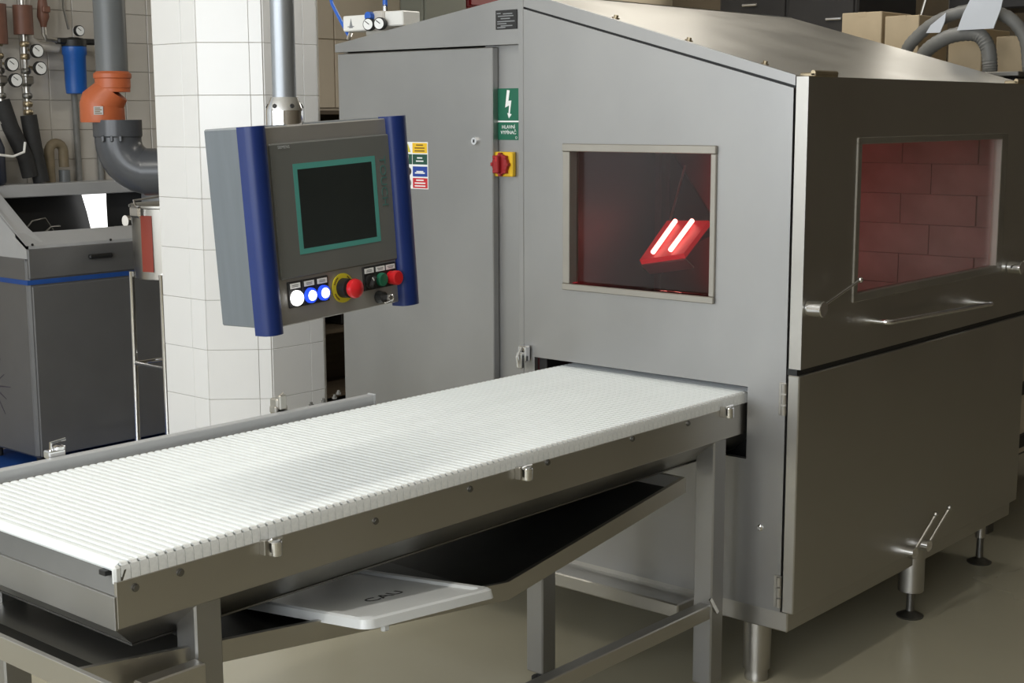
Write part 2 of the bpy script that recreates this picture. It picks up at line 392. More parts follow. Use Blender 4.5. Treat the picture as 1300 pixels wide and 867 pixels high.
P('cabinet_hinge', MB().cyl((.066, 1.899, 1.66), (.066, 1.899, 1.745), .006, n=10), 'black')
P('door_gasket', MB().box(.0595, .066, 1.146, 1.889, .425, 1.868), 'black_rubber')
# nameplate
npl = P('nameplate', MB().box(.026, .030, 1.032, 1.123, 1.926, 1.987, .001), 'print_black', label='black printed nameplate')
b = MB()
for z, y0, y1 in ((1.977, 1.10, 1.117), (1.975, 1.05, 1.09), (1.968, 1.045, 1.112), (1.960, 1.06, 1.10), (1.951, 1.04, 1.115), (1.944, 1.075, 1.115), (1.937, 1.05, 1.10), (1.932, 1.08, 1.115)):
    b.box(.0256, .0262, y0, y1, z - .0016, z + .0016)
P('printed_line', b, 'print_grey', npl)
# danger sign
sg = P('warning_sign', MB().box(.058, .0602, 1.046, 1.146, 1.570, 1.738, .0006), 'sign_green', label='green high voltage sign with white lightning arrow')
b = MB(); X0 = .0574
def sp(pts): return [(X0, 1.146 - u * .100, 1.738 - v * .168) for u, v in pts]
b.poly(sp([(.44, .03), (.56, .04), (.50, .24), (.63, .235), (.56, .49), (.64, .50), (.52, .58), (.45, .475), (.505, .483), (.53, .33), (.36, .37)]), (.0006, 0, 0))
b.box(X0, X0 + .0006, 1.048, 1.144, 1.628, 1.633)
P('lightning_arrow', b, 'print_white', sg)
FL = frame((.0574, 1.096, 1.612), (0, -1, 0), (0, 0, 1))
P('sign_lettering', text_bm('HLAVNÍ', .0165, FL), 'print_white', sg)
P('sign_lettering', text_bm('VYPÍNAČ', .0165, frame((.0574, 1.096, 1.594), (0, -1, 0), (0, 0, 1))), 'print_white', sg)
P('print_mark', MB().ring((.0575, 1.062, 1.578), (1, 0, 0), .0035, .0007, 12, 4), 'print_white', sg)
# main switch
sw = P('main_switch', MB().box(.042, .0605, 1.066, 1.146, 1.450, 1.531, .003), 'yellow', label='yellow main switch with red rotary knob')
kb = MB(); n = 24
kb.lathe((.042, 1.112, 1.490), (-1, 0, 0), [(0, .034), (.010, .034), (.013, .033), (.014, .022)], 24)
for q in range(8):
    a = q * math.pi / 4; kb.box(.026, .041, 1.112 + math.cos(a) * .033 - .006, 1.112 + math.cos(a) * .033 + .006, 1.490 + math.sin(a) * .033 - .006, 1.490 + math.sin(a) * .033 + .006, .002)
kn = P('knob', kb, 'dark_red', sw)
P('knob_grip', MB().box(.012, .030, 1.104, 1.120, 1.462, 1.518, .003), 'dark_red', kn)
P('knob_pointer', MB().box(.0115, .0125, 1.110, 1.114, 1.500, 1.516), 'red_plastic', kn)
# stickers on the cabinet door
st = P('sticker', MB().box(.0286, .0302, 1.441, 1.558, 1.398, 1.560, .0003), 'print_white', dr, label='column of four coloured safety stickers')
rows = (('yellow', 1.522, 1.557), ('sign_darkgreen', 1.483, 1.518), ('sign_blue', 1.441, 1.476), ('sign_red', 1.401, 1.436))
for i, (m_, z0, z1) in enumerate(rows):
    P('sticker_field', MB().box(.0279, .0286, 1.444, 1.515, z0, z1), m_, st)
    if i == 1: P('sticker_field', MB().box(.0279, .0286, 1.518, 1.556, z0, z1), m_, st)
    b = MB(); zc = (z0 + z1) / 2
    for q, dz in enumerate(((.010, .0, -.010), (.005, -.006), (.0, -.005), (.010, .0, -.010))[i]):
        hw = (.024, .018, .024, .026)[i] * (1 - .3 * (q == 0)); b.box(.0275, .0279, 1.480 - hw, 1.480 + hw, zc + dz - .0021, zc + dz + .0021)
    P('printed_line', b, 'print_brown' if i == 0 else 'print_white', st)
    b = MB()
    if i == 0: b.poly([(.0275, 1.550, z0 + .003), (.0275, 1.524, z0 + .003), (.0275, 1.537, z1 - .004)], (.0006, 0, 0)); mm = 'yellow_ring'
    elif i == 1: b.box(.0275, .0279, 1.534, 1.540, z0 + .013, z1 - .004).box(.0275, .0279, 1.534, 1.540, z0 + .005, z0 + .010); mm = 'print_white'
    elif i == 2: b.lathe((.0279, 1.537, zc), (-1, 0, 0), [(0, .015), (.0004, .015)], 18); mm = 'print_black'
    else: b.ring((.0279, 1.537, zc), (1, 0, 0), .012, .0022, 18, 4).box(.0275, .0279, 1.536, 1.539, zc - .012, zc + .012); mm = 'print_grey'
    P('pictogram', b, mm, st)
# right side: frame behind the doors
P('door_frame', MB().plate_hole((.02, .0, .2125), (1, 0, 0), (0, 0, 1), (0, 1, 0), XE - .02, 1.50, [(.10, 1.5, .72, 1.44)], .03), 'steel_dark')
# upper hinged door with window
b0, b1, c0, c1 = .3, 1.385, 1.118, 1.579
ud = P('upper_door', MB().plate_hole((.002, -.045, .936), (1, 0, 0), (0, 0, 1), (0, 1, 0), XE - .002, 1.753 - .936, [(b0, b1, c0 - .936, c1 - .936)], .038), 'steel')
for bx in ((b0 - .006, b1 + .006, -.049, -.02, c1 - .016, c1 + .004), (b0 - .006, b1 + .006, -.049, -.02, c0 - .02, c0 + .006), (b0 - .006, b0 + .02, -.049, -.02, c0, c1 - .01), (b1 - .045, b1 + .006, -.049, -.02, c0, c1 - .01)):
    P('door_window_trim', MB().box(*bx, .002), 'trim_steel', ud)
P('window_pane', MB().box(b0 + .01, b1 - .02, -.030, -.026, c0, c1 - .01), 'oven_glass', ud, label='large reflective pane of the oven door')
P('roof_hinge', MB().box(.03, .16, -.05, .0, 1.752, 1.764, .003).cyl((.03, -.042, 1.763), (.16, -.042, 1.763), .0075, n=10), 'brass')
P('roof_hinge', MB().box(1.45, 1.58, -.05, .0, 1.752, 1.764, .003).cyl((1.45, -.042, 1.763), (1.58, -.042, 1.763), .0075, n=10), 'brass')
for x0, a in ((.035, 30), (1.46, 10)):
    lv = P('door_latch', MB().lathe((x0, -.045, 1.110), (0, -1, 0), [(0, .020), (.002, .023), (.048, .023), (.050, .021)], 22), 'chrome', ud)
    ex = .20 if x0 < 1 else .1
    P('latch_lever', MB().tube([(x0 + .02, -.083, 1.118), (x0 + ex, -.10, 1.118 + .058)], .0042, 8).ball((x0 + ex, -.10, 1.176), .0085), 'chrome', ud)
pts = [(.42, -.045, 1.031)] + arc((.44, -.085, 1.031), (-1, 0, 0), (0, -1, 0), .02, 0, 90, 5) + arc((1.17, -.085, 1.010), (0, -1, 0), (1, 0, 0), .02, 0, 90, 5) + [(1.19, -.045, 1.010)]
P('grab_handle', MB().tube(pts, .0085, 12), 'chrome', ud)
# lower door
ld = P('lower_door', MB().box(-.004, XE, -.045, -.008, .2145, .918, .003), 'steel', label='plain lower door, dim brownish steel')
P('door_gap_seal', MB().box(.0, XE, -.035, -.004, .918, .936), 'black')
for z0 in (.800, .228):
    h = MB().box(-.007, .001, -.006, .018, z0, z0 + .095, .001)
    for q in range(3): h.cyl((-.009, .0, z0 + .002 + q * .032), (-.009, .0, z0 + .029 + q * .032), .0075, n=10)
    P('side_hinge', h, 'steel')
P('panel_bolt', MB().lathe((0, .072, .454), (-1, 0, 0), [(0, .010), (.004, .010), (.008, .006), (.008, .0)], 14), 'chrome')
for y in (.13, .39, .66): P('roof_bolt', MB().lathe((.06, y, roofz(y) - .003), (0, -.28, 1), [(0, .012), (.004, .012), (.004, .007), (.011, .007)], 8), 'brass')
# base, body sides, interior
P('base_frame', MB().box(.01, XE, -.02, YL - .02, .150, .2125, .004), 'steel')
P('base_flange', MB().box(-.10, .02, .29, 1.75, .150, .195, .004), 'steel')
P('rear_panel', MB().poly([(XE - .01, 0, .2125), (XE - .01, YL, .2125), (XE - .01, YL, 1.89), (XE - .01, YS, 2.0), (XE - .01, 0, 1.73)], (.02, 0, 0)), 'steel')
P('body_side', MB().box(.07, XE, YL - .02, YL, .2125, 1.885), 'steel')
P('chamber_wall', MB().box(.09, XE - .02, 1.10, 1.12, .45, 1.95), 'oven_inside')
P('chamber_wall', MB().box(XE - .04, XE - .02, .02, 1.10, .45, 1.75), 'oven_inside')
lw = P('chamber_lining', MB().box(XE - .052, XE - .04, .03, 1.09, .60, 1.72), 'lining')
pm = MB().box(-.006, .006, .0010, .2990, .0010, .1140, .001).mesh('lining_panel'); pm.materials.append(MATS['lining'])
for r in range(9):
    for c in range(5):
        y = .02 + c * .30 + (.12 if r % 2 else 0)
        if c > 2 or y + .3 > 1.07: continue
        q = link('lining_panel', pm, lw); q.matrix_local = OV.inv @ Matrix.Translation((XE - .056, y, .66 + r * .115))
P('chamber_floor', MB().box(.02, XE - .02, .02, 1.10, .55, .565), 'oven_inside')
P('hood_panel', MB().poly([(.98, 1.09, 1.52), (.98, .86, 1.22), (.98, 1.09, 1.12)], (.012, 0, 0)), 'oven_inside')
P('chamber_rib', MB().box(.90, .92, 1.07, 1.10, .9, 1.6), 'oven_inside')
# infrared heater: reflector plate with two tubes
A_, B_, C_, D_ = Vector((.8, .974, 1.267)), Vector((.8, .792, 1.275)), Vector((.6, .763, 1.173)), Vector((.6, .951, 1.139))
nn = (B_ - A_).cross(D_ - A_).normalized()
if nn.x > 0: nn = -nn
ht = P('heater_or_fill', MB().poly([A_, B_, C_, D_], -nn * .02), 'heater_red', label='glowing red infrared heater with two white hot tubes')
for f in (.28, .68):
    a, b = A_.lerp(B_, f) + nn * .012, D_.lerp(C_, f) + nn * .012
    P('heater_tube', MB().cyl(a.lerp(b, .08), a.lerp(b, .92), .0085, n=10), 'heater_tube', ht)
P('heater_bracket', MB().poly([D_ - nn * .02, C_ - nn * .02, C_ + Vector((.03, 0, .0)) - nn * .06, D_ + Vector((.03, 0, 0)) - nn * .06], (0, 0, -.006)), 'steel', ht)
P('heater_arm', MB().tube([A_ - nn * .02, Vector((.98, 1.02, 1.46))], .005, 6), 'steel', ht)
P('heater_or_fill', MB().box(1.36, 1.57, 1.04, 1.06, .95, 1.5), 'lining_red_fill', label='unseen glowing red plate added to light the chamber lining')  # hidden glowing plate, added to redden the chamber lining
P('heater_or_fill', MB().box(.2, .5, .80, 1.0, .895, .905), 'low_red_fill', label='unseen glowing red plate added low beside the belt')  # out of sight below the window, added for red glow on the wall
# feet
P('leg', MB().lathe((.068, .114, FZ), (0, 0, 1), [(0, .036), (.012, .036), (.018, .034), (.034, .034), (.036, .041), (.19, .043)], 26), 'steel')
def foot(cx, cy, levers):
    P('levelling_foot', MB().lathe((cx, cy, FZ), (0, 0, 1), [(0, .044), (.006, .046), (.014, .030), (.022, .014), (.10, .012), (.16, .012)], 22), 'steel_dark')
    if levers:
        P('leg', MB().lathe((cx, cy, .052), (0, 0, 1), [(0, .040), (.003, .043), (.155, .043)], 26), 'steel')
foot(.87, .0, True); foot(1.593, .064, False); foot(1.5, 1.75, False); foot(.12, 1.75, False)
P('leg', MB().lathe((1.593, .064, .06), (0, 0, 1), [(0, .018), (.1, .018)], 16), 'steel')
for dx in (0, .105):
    x = .73 + dx
    cl = P('clamp', MB().lathe((x, -.045, .232), (0, -1, 0), [(0, .020), (.030, .020), (.032, .018)], 18), 'chrome')
    P('clamp_lever', MB().tube([(x + .01, -.07, .24), (x + .09, -.10, .345)], .0055, 8).ball((x + .09, -.10, .348), .010), 'steel', cl)
P('slot_shroud', MB().box(.02, .3, .125, .936, .868, .88), 'black')
P('slot_shroud', MB().box(.02, .6, .90, .933, .60, .868), 'black')
P('slot_shroud', MB().box(.02, .6, .112, .125, .56, .868), 'black')  # black sheet added to keep red oven light from showing here
P('lip_light_block', MB().poly([(.012, 0, 1.715), (.012, YS, 1.977), (.012, YS, 2.0), (.012, 0, 1.74)], (.006, 0, 0)), 'black')  # black strip added to stop interior light leaking under the lip
P('slot_light_block', MB().box(.115, .125, .125, .936, .565, .815), 'black')  # black sheet added behind the conveyor end to block the red glow
P('slot_latch', MB().box(-.03, -.004, .95, .985, .852, .905, .004, M=None).box(-.045, -.028, .955, .98, .83, .885, .004).tube([(-.03, .967, .90), (-.05, .967, .87), (-.04, .967, .835)], .006, 8), 'chrome')

# ================================================================== conveyor
YB0, YB1, ZB, XL = .139, .850, .849, -2.112
CV = Thing('belt_conveyor', 'stainless steel infeed conveyor with white slatted belt', 'conveyor', (-1.0, .5, FZ))
Q = CV.part
P_ = .02
# slat mesh in local coords: centred x, top at z=0
def slat_mesh():
    bm = bmesh.new(); xs = [(-.0091, -.0042), (-.0080, -.0014), (-.0040, -.0002), (.0040, -.0002), (.0080, -.0014), (.0091, -.0042)]
    ys = [(YB0 + .012, 0), (YB1 - .012, 0)]
    g = [[bm.verts.new((x, y, z + dz)) for x, z in xs] for y, dz in ys]
    lo = [[bm.verts.new((x, y, -.009)) for x in (-.0091, .0091)] for y, _ in ys]
    for i in range(5): bm.faces.new((g[0][i], g[0][i + 1], g[1][i + 1], g[1][i]))
    bm.faces.new((g[0][0], g[1][0], lo[1][0], lo[0][0])); bm.faces.new((g[1][5], g[0][5], lo[0][1], lo[1][1]))
    bm.faces.new((lo[0][0], lo[1][0], lo[1][1], lo[0][1]))
    for a in (0, 1): bm.faces.new([*g[a], lo[a][1], lo[a][0]][:: 1 if a == 0 else -1])
    bmesh.ops.recalc_face_normals(bm, faces=bm.faces[:])
    me = bpy.data.meshes.new('belt_slat'); bm.to_mesh(me); bm.free(); me.materials.append(MATS['belt_white']); return me
def link_mesh():   # rounded side link at the near edge
    mb = MB(); prof = [(YB0 + .0135, 0), (YB0 + .0075, -.001), (YB0 + .003, -.005), (YB0 + .0005, -.012), (YB0, -.034), (YB0 + .0135, -.034)]
    mb.poly([(-.0095, y, z) for y, z in prof[2:]], (.0190, 0, 0)); mb.poly([(-.0068, y, z) for y, z in prof[:3]] + [(-.0068, prof[-1][0], -.006)], (.0136, 0, 0))
    me = mb.mesh('side_link'); me.materials.append(MATS['belt_link']); return me
sm, lm = slat_mesh(), link_mesh()
belt_inv = CV.inv
nsl = int((0.62 - XL) / P_)
for i in range(nsl):
    x = XL + .012 + i * P_
    s = link('belt_slat', sm, CV.e); s.matrix_local = CV.inv @ Matrix.Translation((x, 0, ZB))
    if x < .1:
        l = link('side_link', lm, s)
rc = Vector((XL + .012, 0, ZB - .022))
for a in (38,):
    s = link('belt_slat', sm, CV.e); s.matrix_local = CV.inv @ Matrix.Translation(rc) @ Matrix.Rotation(math.radians(-a), 4, 'Y') @ Matrix.Translation((0, 0, .022))
Q('side_link', MB().box(XL - .012, XL + .004, YB0 + .001, YB0 + .0135, ZB - .040, ZB - .004, .004), 'belt_link')
Q('slide_bed', MB().box(XL + .03, .6, YB0 + .015, YB1 - .01, ZB - .022, ZB - .010), 'steel_dark')
# trough: side and end plates folded inwards underneath
XB, XR = XL - .012, .10
zt, zf, zb_ = ZB - .032, .728, .655
def quad(p, d): return MB().poly(p, d)
Q('side_panel', MB().box(XB, XR, YB0 - .002, YB0 + .006, zf, zt, .001), 'steel')
Q('side_fold', quad([(XB, YB0 - .002, zf), (XR, YB0 - .002, zf), (XR, .225, zb_), (XB + .085, .225, zb_)], (0, .004, .004)), 'steel')
Q('side_panel', MB().box(XB, XR, YB1 + .002, YB1 + .008, zf, ZB - .005, .001), 'steel')
Q('side_fold', quad([(XB, YB1 + .006, zf), (XR, YB1 + .006, zf), (XR, .77, zb_), (XB + .085, .77, zb_)], (0, -.004, .004)), 'steel')
Q('end_plate', MB().box(XB - .006, XB, YB0 - .002, YB1 + .008, zf - .002, .790, .001), 'steel_brushed', label='pale steel end plate below the belt')
Q('end_plate', quad([(XB, YB0, .790), (XB, YB1, .790), (XB + .020, YB1, .836), (XB + .020, YB0, .836)], (.004, 0, 0)), 'steel_dark')
Q('end_fold', quad([(XB - .006, YB0 - .002, zf), (XB - .006, YB1 + .006, zf), (XB + .085, .77, zb_), (XB + .085, .225, zb_)], (.004, 0, .004)), 'steel')
Q('trough_bottom', MB().box(XB + .083, XR, .222, .773, zb_ - .004, zb_), 'steel_dark')
Q('end_bracket', MB().box(XB - .002, XB + .03, YB0 + .03, YB0 + .05, .822, .832, .001), 'black')
# far guide rail
rl = Q('guide_rail', MB().box(XL - .02, -.795, .858, .884, .806, .8715, .002), 'aluminium')
Q('rail_end_cap', MB().box(-.797, -.790, .857, .886, .806, .8735, .001), 'aluminium', rl)
for x in (-1.778, -1.107):
    c = MB().box(x - .022, x + .022, .888, .915, .866, .885, .003)
    if x > -1.5: c.box(x - .016, x + .016, .888, .920, .858, .905, .004).box(x - .012, x + .012, .880, .892, .875, .915, .003).tube([(x, .90, .905), (x + .014, .90, .915), (x + .02, .90, .88)], .004, 8)
    else: c.tube([(x - .01, .90, .885), (x - .01, .90, .902), (x + .028, .90, .905)], .004, 8).lathe((x + .012, .90, .885), (0, 0, 1), [(0, .014), (.006, .014), (.008, .010)], 14)
    Q('toggle_clamp', c, 'chrome' if x < -1.5 else 'steel', rl)
for x, z in ((-1.0, .872), (-.955, .876), (-.915, .880), (-.90, .890)): Q('rail_bolt', MB().lathe((x, .892, z - .006), (0, 0, 1), [(0, .007), (.006, .007), (.006, .004), (.012, .004)], 8), 'steel_dark', rl)
# clips and bolts of the near side panel
for x, z in ((-1.765, .805), (-.991, .806), (-.098, .812)):
    c = Q('side_clip', MB().box(x - .030, x - .022, YB0 - .018, YB0 - .002, z - .014, z + .016, .001), 'steel')
    Q('clip_keeper', MB().box(x + .02, x + .024, YB0 - .012, YB0 - .002, z - .008, z + .012, .001), 'steel', c)
    Q('clip_barrel', MB().lathe((x, YB0 - .014, z - .020), (0, 0, 1), [(0, .013), (.002, .0145), (.028, .0145), (.030, .013)], 18).tube([(x - .015, YB0 - .014, z + .012), (x - .012, YB0 - .02, z + .016), (x + .015, YB0 - .016, z + .014)], .003, 6), 'chrome', c)
for x, z in ((-2.085, .798), (-1.985, .802), (-1.48, .79), (-1.18, .80), (-.90, .810), (-.55, .808), (-.29, .806)):
    Q('side_bolt', MB().lathe((x, YB0 - .002, z), (0, -1, 0), [(0, .008), (.003, .008), (.003, .0055), (.006, .0055)], 10), 'steel_dark')
# drip pan: shallow V with rim
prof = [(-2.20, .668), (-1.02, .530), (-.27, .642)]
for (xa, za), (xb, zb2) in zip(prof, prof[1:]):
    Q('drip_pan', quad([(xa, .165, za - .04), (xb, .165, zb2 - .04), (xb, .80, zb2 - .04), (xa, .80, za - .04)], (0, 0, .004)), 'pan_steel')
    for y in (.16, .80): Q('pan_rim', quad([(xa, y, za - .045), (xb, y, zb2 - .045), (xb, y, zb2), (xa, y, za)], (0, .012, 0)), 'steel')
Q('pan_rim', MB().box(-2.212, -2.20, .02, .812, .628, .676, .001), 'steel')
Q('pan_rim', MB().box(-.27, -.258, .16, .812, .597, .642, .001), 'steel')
Q('cross_beam', MB().box(-2.10, -1.90, .17, .80, .585, .62, .003), 'steel')
# frame
def leg(x, y, top, s=.064, bot=FZ + .03):
    l = Q('leg', MB().box(x - s / 2, x + s / 2, y - s / 2, y + s / 2, bot, top, .004), 'steel_brushed')
    Q('foot', MB().lathe((x, y, FZ), (0, 0, 1), [(0, .030), (.008, .030), (.012, .012), (.05, .012)], 14), 'black_rubber', l)
leg(-1.921, .172, .74); leg(-.116, .172, .74); leg(-2.0, .755, .70); leg(-.366, .603, .64)
Q('stretcher', MB().box(-1.90, -.14, .145, .185, .196, .240, .003), 'steel')
Q('weld_plate', MB().poly([(-.165, .1345, .262), (-.155, .1345, .268), (-.115, .1345, .215), (-.125, .1345, .209)], (0, .004, 0)), 'chrome')
Q('cross_beam', MB().box(-2.02, -1.93, .19, .74, .50, .545, .003), 'steel')
Q('bracket', MB().box(-2.10, -1.96, .10, .135, .575, .625, .003), 'steel')

# crate lid lying on the pan rim
d1 = Vector((.41256, .01116, -.041)).normalized(); d2 = Vector((-.036, .9945, -.096)); d2 = (d2 - d1 * d2.dot(d1)).normalized(); L1, L2 = .413, .46
o0 = Vector((-1.610, .0300, .620))
ML = frame(o0, d1, d2)
# mark below stays in the lid's frame
lid = Thing('crate_lid', 'white plastic crate lid lying on the drip pan under the conveyor', 'lid', o0, M=ML)
def rrect(x0, x1, y0, y1, r, z, n=5):
    out = []
    for cx, cy, a in ((x1 - r, y1 - r, 0), (x0 + r, y1 - r, 90), (x0 + r, y0 + r, 180), (x1 - r, y0 + r, 270)):
        for k in range(n + 1): t = math.radians(a + 90 * k / n); out.append((cx + r * math.cos(t), cy + r * math.sin(t), z))
    return out
m = MB(); m.poly(rrect(0, L1, 0, L2, .025, .0), (0, 0, .004))
t = bmesh.new()
rings = [rrect(-.004, L1 + .004, -.004, L2 + .004, .028, -.012), rrect(0, L1, 0, L2, .025, .006), rrect(.006, L1 - .006, .006, L2 - .006, .022, .010), rrect(.024, L1 - .024, .024, L2 - .024, .014, .010), rrect(.030, L1 - .030, .030, L2 - .030, .012, .004)]
vv = [[t.verts.new(p) for p in r] for r in rings]
for a, b in zip(vv, vv[1:]):
    for i in range(len(a)): t.faces.new((a[i], a[(i + 1) % len(a)], b[(i + 1) % len(a)], b[i]))
bmesh.ops.recalc_face_normals(t, faces=t.faces[:]); m.join(t)
lid.part('lid_shell', m, 'lid_plastic', local=True)
lid.part('lid_lettering', text_bm('CAU', .042, frame((L1 * .52, .16, .0045), (1, .12, 0), (-.12, 1, 0)), .0003, sx=1.5), 'print_black', local=True)
lid.part('lid_tab', MB().box(.05, .068, .0, .012, -.026, -.008, .003), 'lid_plastic', local=True)

# ================================================================== control panel
Mx = Matrix(((.9979, -.0416, -.0487, -1.549), (.0433, .9985, .0332, .1592), (.0472, -.0353, .9983, 1.4712), (0, 0, 0, 1)))
HM = Thing('control_panel', 'hanging operator control panel with dark touch screen and blue side grips', 'control panel', (-1.549, .1592, 1.47), M=Mx)
def H(name, mb, m_, parent=None, label=None): return HM.part(name, mb, m_, parent, label, local=True)
# local: x right, y away from viewer, z up, front plane y=0
H('enclosure', MB().box(-.2152, .205, .030, .137, -.2237, .1686, .003), 'enclosure_grey')
H('gasket', MB().box(-.208, .200, .016, .031, -.218, .163), 'black_rubber')
H('front_plate', MB().box(-.20, .195, .001, .018, -.226, .1665, .002), 'panel_front')
for x0, x1 in ((-.2308, -.184), (.1611, .2139)):
    b = MB(); xc, hw = (x0 + x1) / 2, (x1 - x0) / 2
    pr = [(xc + hw * math.cos(math.radians(a)), -.002 - .020 * math.sin(math.radians(a)) ** .8 if a not in (0, 180) else .0, 0) for a in range(0, 181, 18)]
    pr = pr + [(x0, .020, 0), (x1, .020, 0)]
    b.poly([(x, y, -.2357) for x, y, _ in pr], (0, 0, .4047 + .001))
    H('side_grip', b, 'blue_grip')
bz = H('screen_bezel', MB().box(-.172, .172, -.004, .002, -.134, .134, .003), 'bezel_grey', label='grey screen bezel with teal border')
H('bezel_border', MB().plate_hole((-.1165, -.0046, -.0890), (1, 0, 0), (0, 0, 1), (0, 1, 0), .233, .180, [(.011, .222, .0105, .1685)], .002), 'bezel_teal', bz)
H('screen', MB().box(-.1055, .1055, -.0044, -.0020, -.079, .080), 'screen_glass', bz)
H('bezel_lettering', text_bm('SIEMENS', .0085, frame((-.152, -.0047, .1255), (1, 0, 0), (0, 0, 1)), .0003, 'LEFT'), 'print_label', bz)
H('bezel_lettering', text_bm('TOUCH', .026, frame((.1375, -.0047, .036), (0, 0, -1), (1, 0, 0)), .0003, sx=1.15), 'touch_print', bz)
def knob(x, z, prof, m_, parent, nm='button', n=24): return H(nm, MB().lathe((x, 0, z), (0, -1, 0), prof, n), m_, parent)
def plate(x, z, w=.036, h=.052):
    q = H('button_plate', MB().box(x - w / 2, x + w / 2, -.003, .002, z - h / 2, z + h / 2, .001), 'print_black')
    lb = H('button_label', MB().box(x - .0135, x + .0135, -.0038, -.003, z + h / 2 - .014, z + h / 2 - .0035), 'print_white', q)
    l = MB()
    for dz in (-.0015, .0015): l.box(x - .010 + random.random() * .003, x + .010 - random.random() * .003, -.0041, -.0038, z + h / 2 - .00875 + dz - .0007, z + h / 2 - .00875 + dz + .0007)
    H('printed_line', l, 'print_grey', lb)
    return q
for i, x in enumerate((-.1365, -.0985, -.0625)):
    q = plate(x, -.166)
    if i == 0: knob(x, -.1735, [(0, .0155), (.008, .0155), (.011, .014), (.012, .0)], 'white_lamp', q, 'lit_button')
    else:
        knob(x, -.1735, [(0, .0158), (.009, .0155), (.010, .0115)], 'blue_lamp', q, 'lit_button_ring'); knob(x, -.1735, [(.009, .0108), (.0125, .010), (.0135, .0)], 'white_lamp', q, 'lit_button')
es = H('emergency_stop', MB().lathe((-.004, 0, -.172), (0, -1, 0), [(0, .0305), (.003, .0305), (.003, .0)], 32), 'yellow_ring', label='red mushroom emergency stop on a yellow disc')
for a in (40, 140, 220, 320):
    l = MB(); 
    for da in range(-16, 17, 8): t_ = math.radians(a + da); l.box(-.004 + .026 * math.cos(t_) - .0016, -.004 + .026 * math.cos(t_) + .0016, -.0034, -.003, -.172 + .026 * math.sin(t_) - .0016, -.172 + .026 * math.sin(t_) + .0016)
    H('printed_letters', l, 'print_brown', es)
knob(-.004, -.172, [(.003, .0205), (.022, .0195), (.024, .012), (.030, .012)], 'black', es, 'collar')
knob(-.004, -.172, [(.028, .012), (.030, .0185), (.036, .0205), (.043, .019), (.048, .013), (.050, .0)], 'red_plastic', es, 'mushroom_head')
for i, x in enumerate((.0745, .1085, .1395)):
    q = plate(x, -.163, .034, .050)
    if i == 0:
        knob(x, -.170, [(0, .0145), (.008, .0145), (.009, .012)], 'black', q, 'selector'); H('selector_grip', MB().box(x - .004, x + .004, -.018, -.008, -.182, -.158, .002, M=Matrix.Translation((x, 0, -.17)) @ Matrix.Rotation(.6, 4, 'Y') @ Matrix.Translation((-x, 0, .17))), 'black_rubber', q)
        H('selector_mark', MB().box(x - .001, x + .001, -.0188, -.018, -.166, -.158, M=Matrix.Translation((x, 0, -.17)) @ Matrix.Rotation(-.6, 4, 'Y') @ Matrix.Translation((-x, 0, .17))), 'print_white', q)
    elif i == 1: knob(x, -.170, [(0, .0145), (.010, .0145), (.012, .012), (.012, .0)], 'green_plastic', q)
    else: knob(x, -.170, [(0, .0145), (.012, .0145), (.014, .0155), (.024, .0155), (.026, .013), (.0265, .0)], 'red_plastic', q)
ks = H('key_switch', MB().lathe((.101, 0, -.2065), (0, -1, 0), [(0, .0135), (.004, .0135), (.010, .0115), (.016, .0115), (.0162, .0)], 22), 'black')
H('key', MB().box(.1, .102, -.030, -.014, -.2115, -.2015).ring((.101, -.036, -.2065), (1, 0, 0), .007, .0014, 16, 6).tube([(.101, -.041, -.209), (.085, -.045, -.211), (.070, -.047, -.2125)], .0016, 6), 'chrome', ks)
# hanger: collar of fluted chrome and grey pipe up to the ceiling (upright in the room)
hx, hy = -1.627, .222
col = MB().lathe((hx, hy, 1.632), (0, 0, 1), [(0, .0385), (.028, .0385), (.030, .0385), (.052, .029), (.056, .0275)], 12)
HM.part('pipe_collar', col, 'chrome', label='fluted chrome collar')
for a in range(0, 360, 60): HM.part('grub_screw', MB().cyl((hx + .030 * math.cos(math.radians(a + 15)), hy + .030 * math.sin(math.radians(a + 15)), 1.668), (hx + .036 * math.cos(math.radians(a + 15)), hy + .036 * math.sin(math.radians(a + 15)), 1.671), .0045, n=8), 'black')
HM.part('hanger_pipe', MB().cyl((hx, hy, 1.68), (hx, hy, 3.6), .0240, n=28), 'panel_grey')

# ================================================================== washing bench at the back
BX, BY = -.03, 3.99
BN = Thing('washing_bench', 'grey steel washing bench with blue line and open dark hood', 'bench', (.3, 4.2, FZ))
N = BN.part
N('body', MB().box(BX, .95, BY, 4.50, .05, 1.0, .012), 'bench_grey')
N('front_panel', MB().box(BX + .015, .93, BY - .010, BY + .01, .055, .87, .004), 'bench_grey')
N('blue_line', MB().box(BX - .006, .94, BY - .004, 4.45, .878, .900), 'blue_paint')
dw = N('drawer', MB().box(BX + .004, .93, BY - .008, BY + .02, .905, 1.045, .004), 'bench_grey')
N('drawer_handle', MB().box(.285, .415, BY - .030, BY - .008, .977, .999, .006).cyl((.40, BY - .03, .988), (.40, BY - .034, .988), .007, n=12), 'black', dw)
N('side_panel', MB().box(BX - .004, BX + .01, BY + .012, 4.49, .06, 1.0, .003), 'bench_grey')
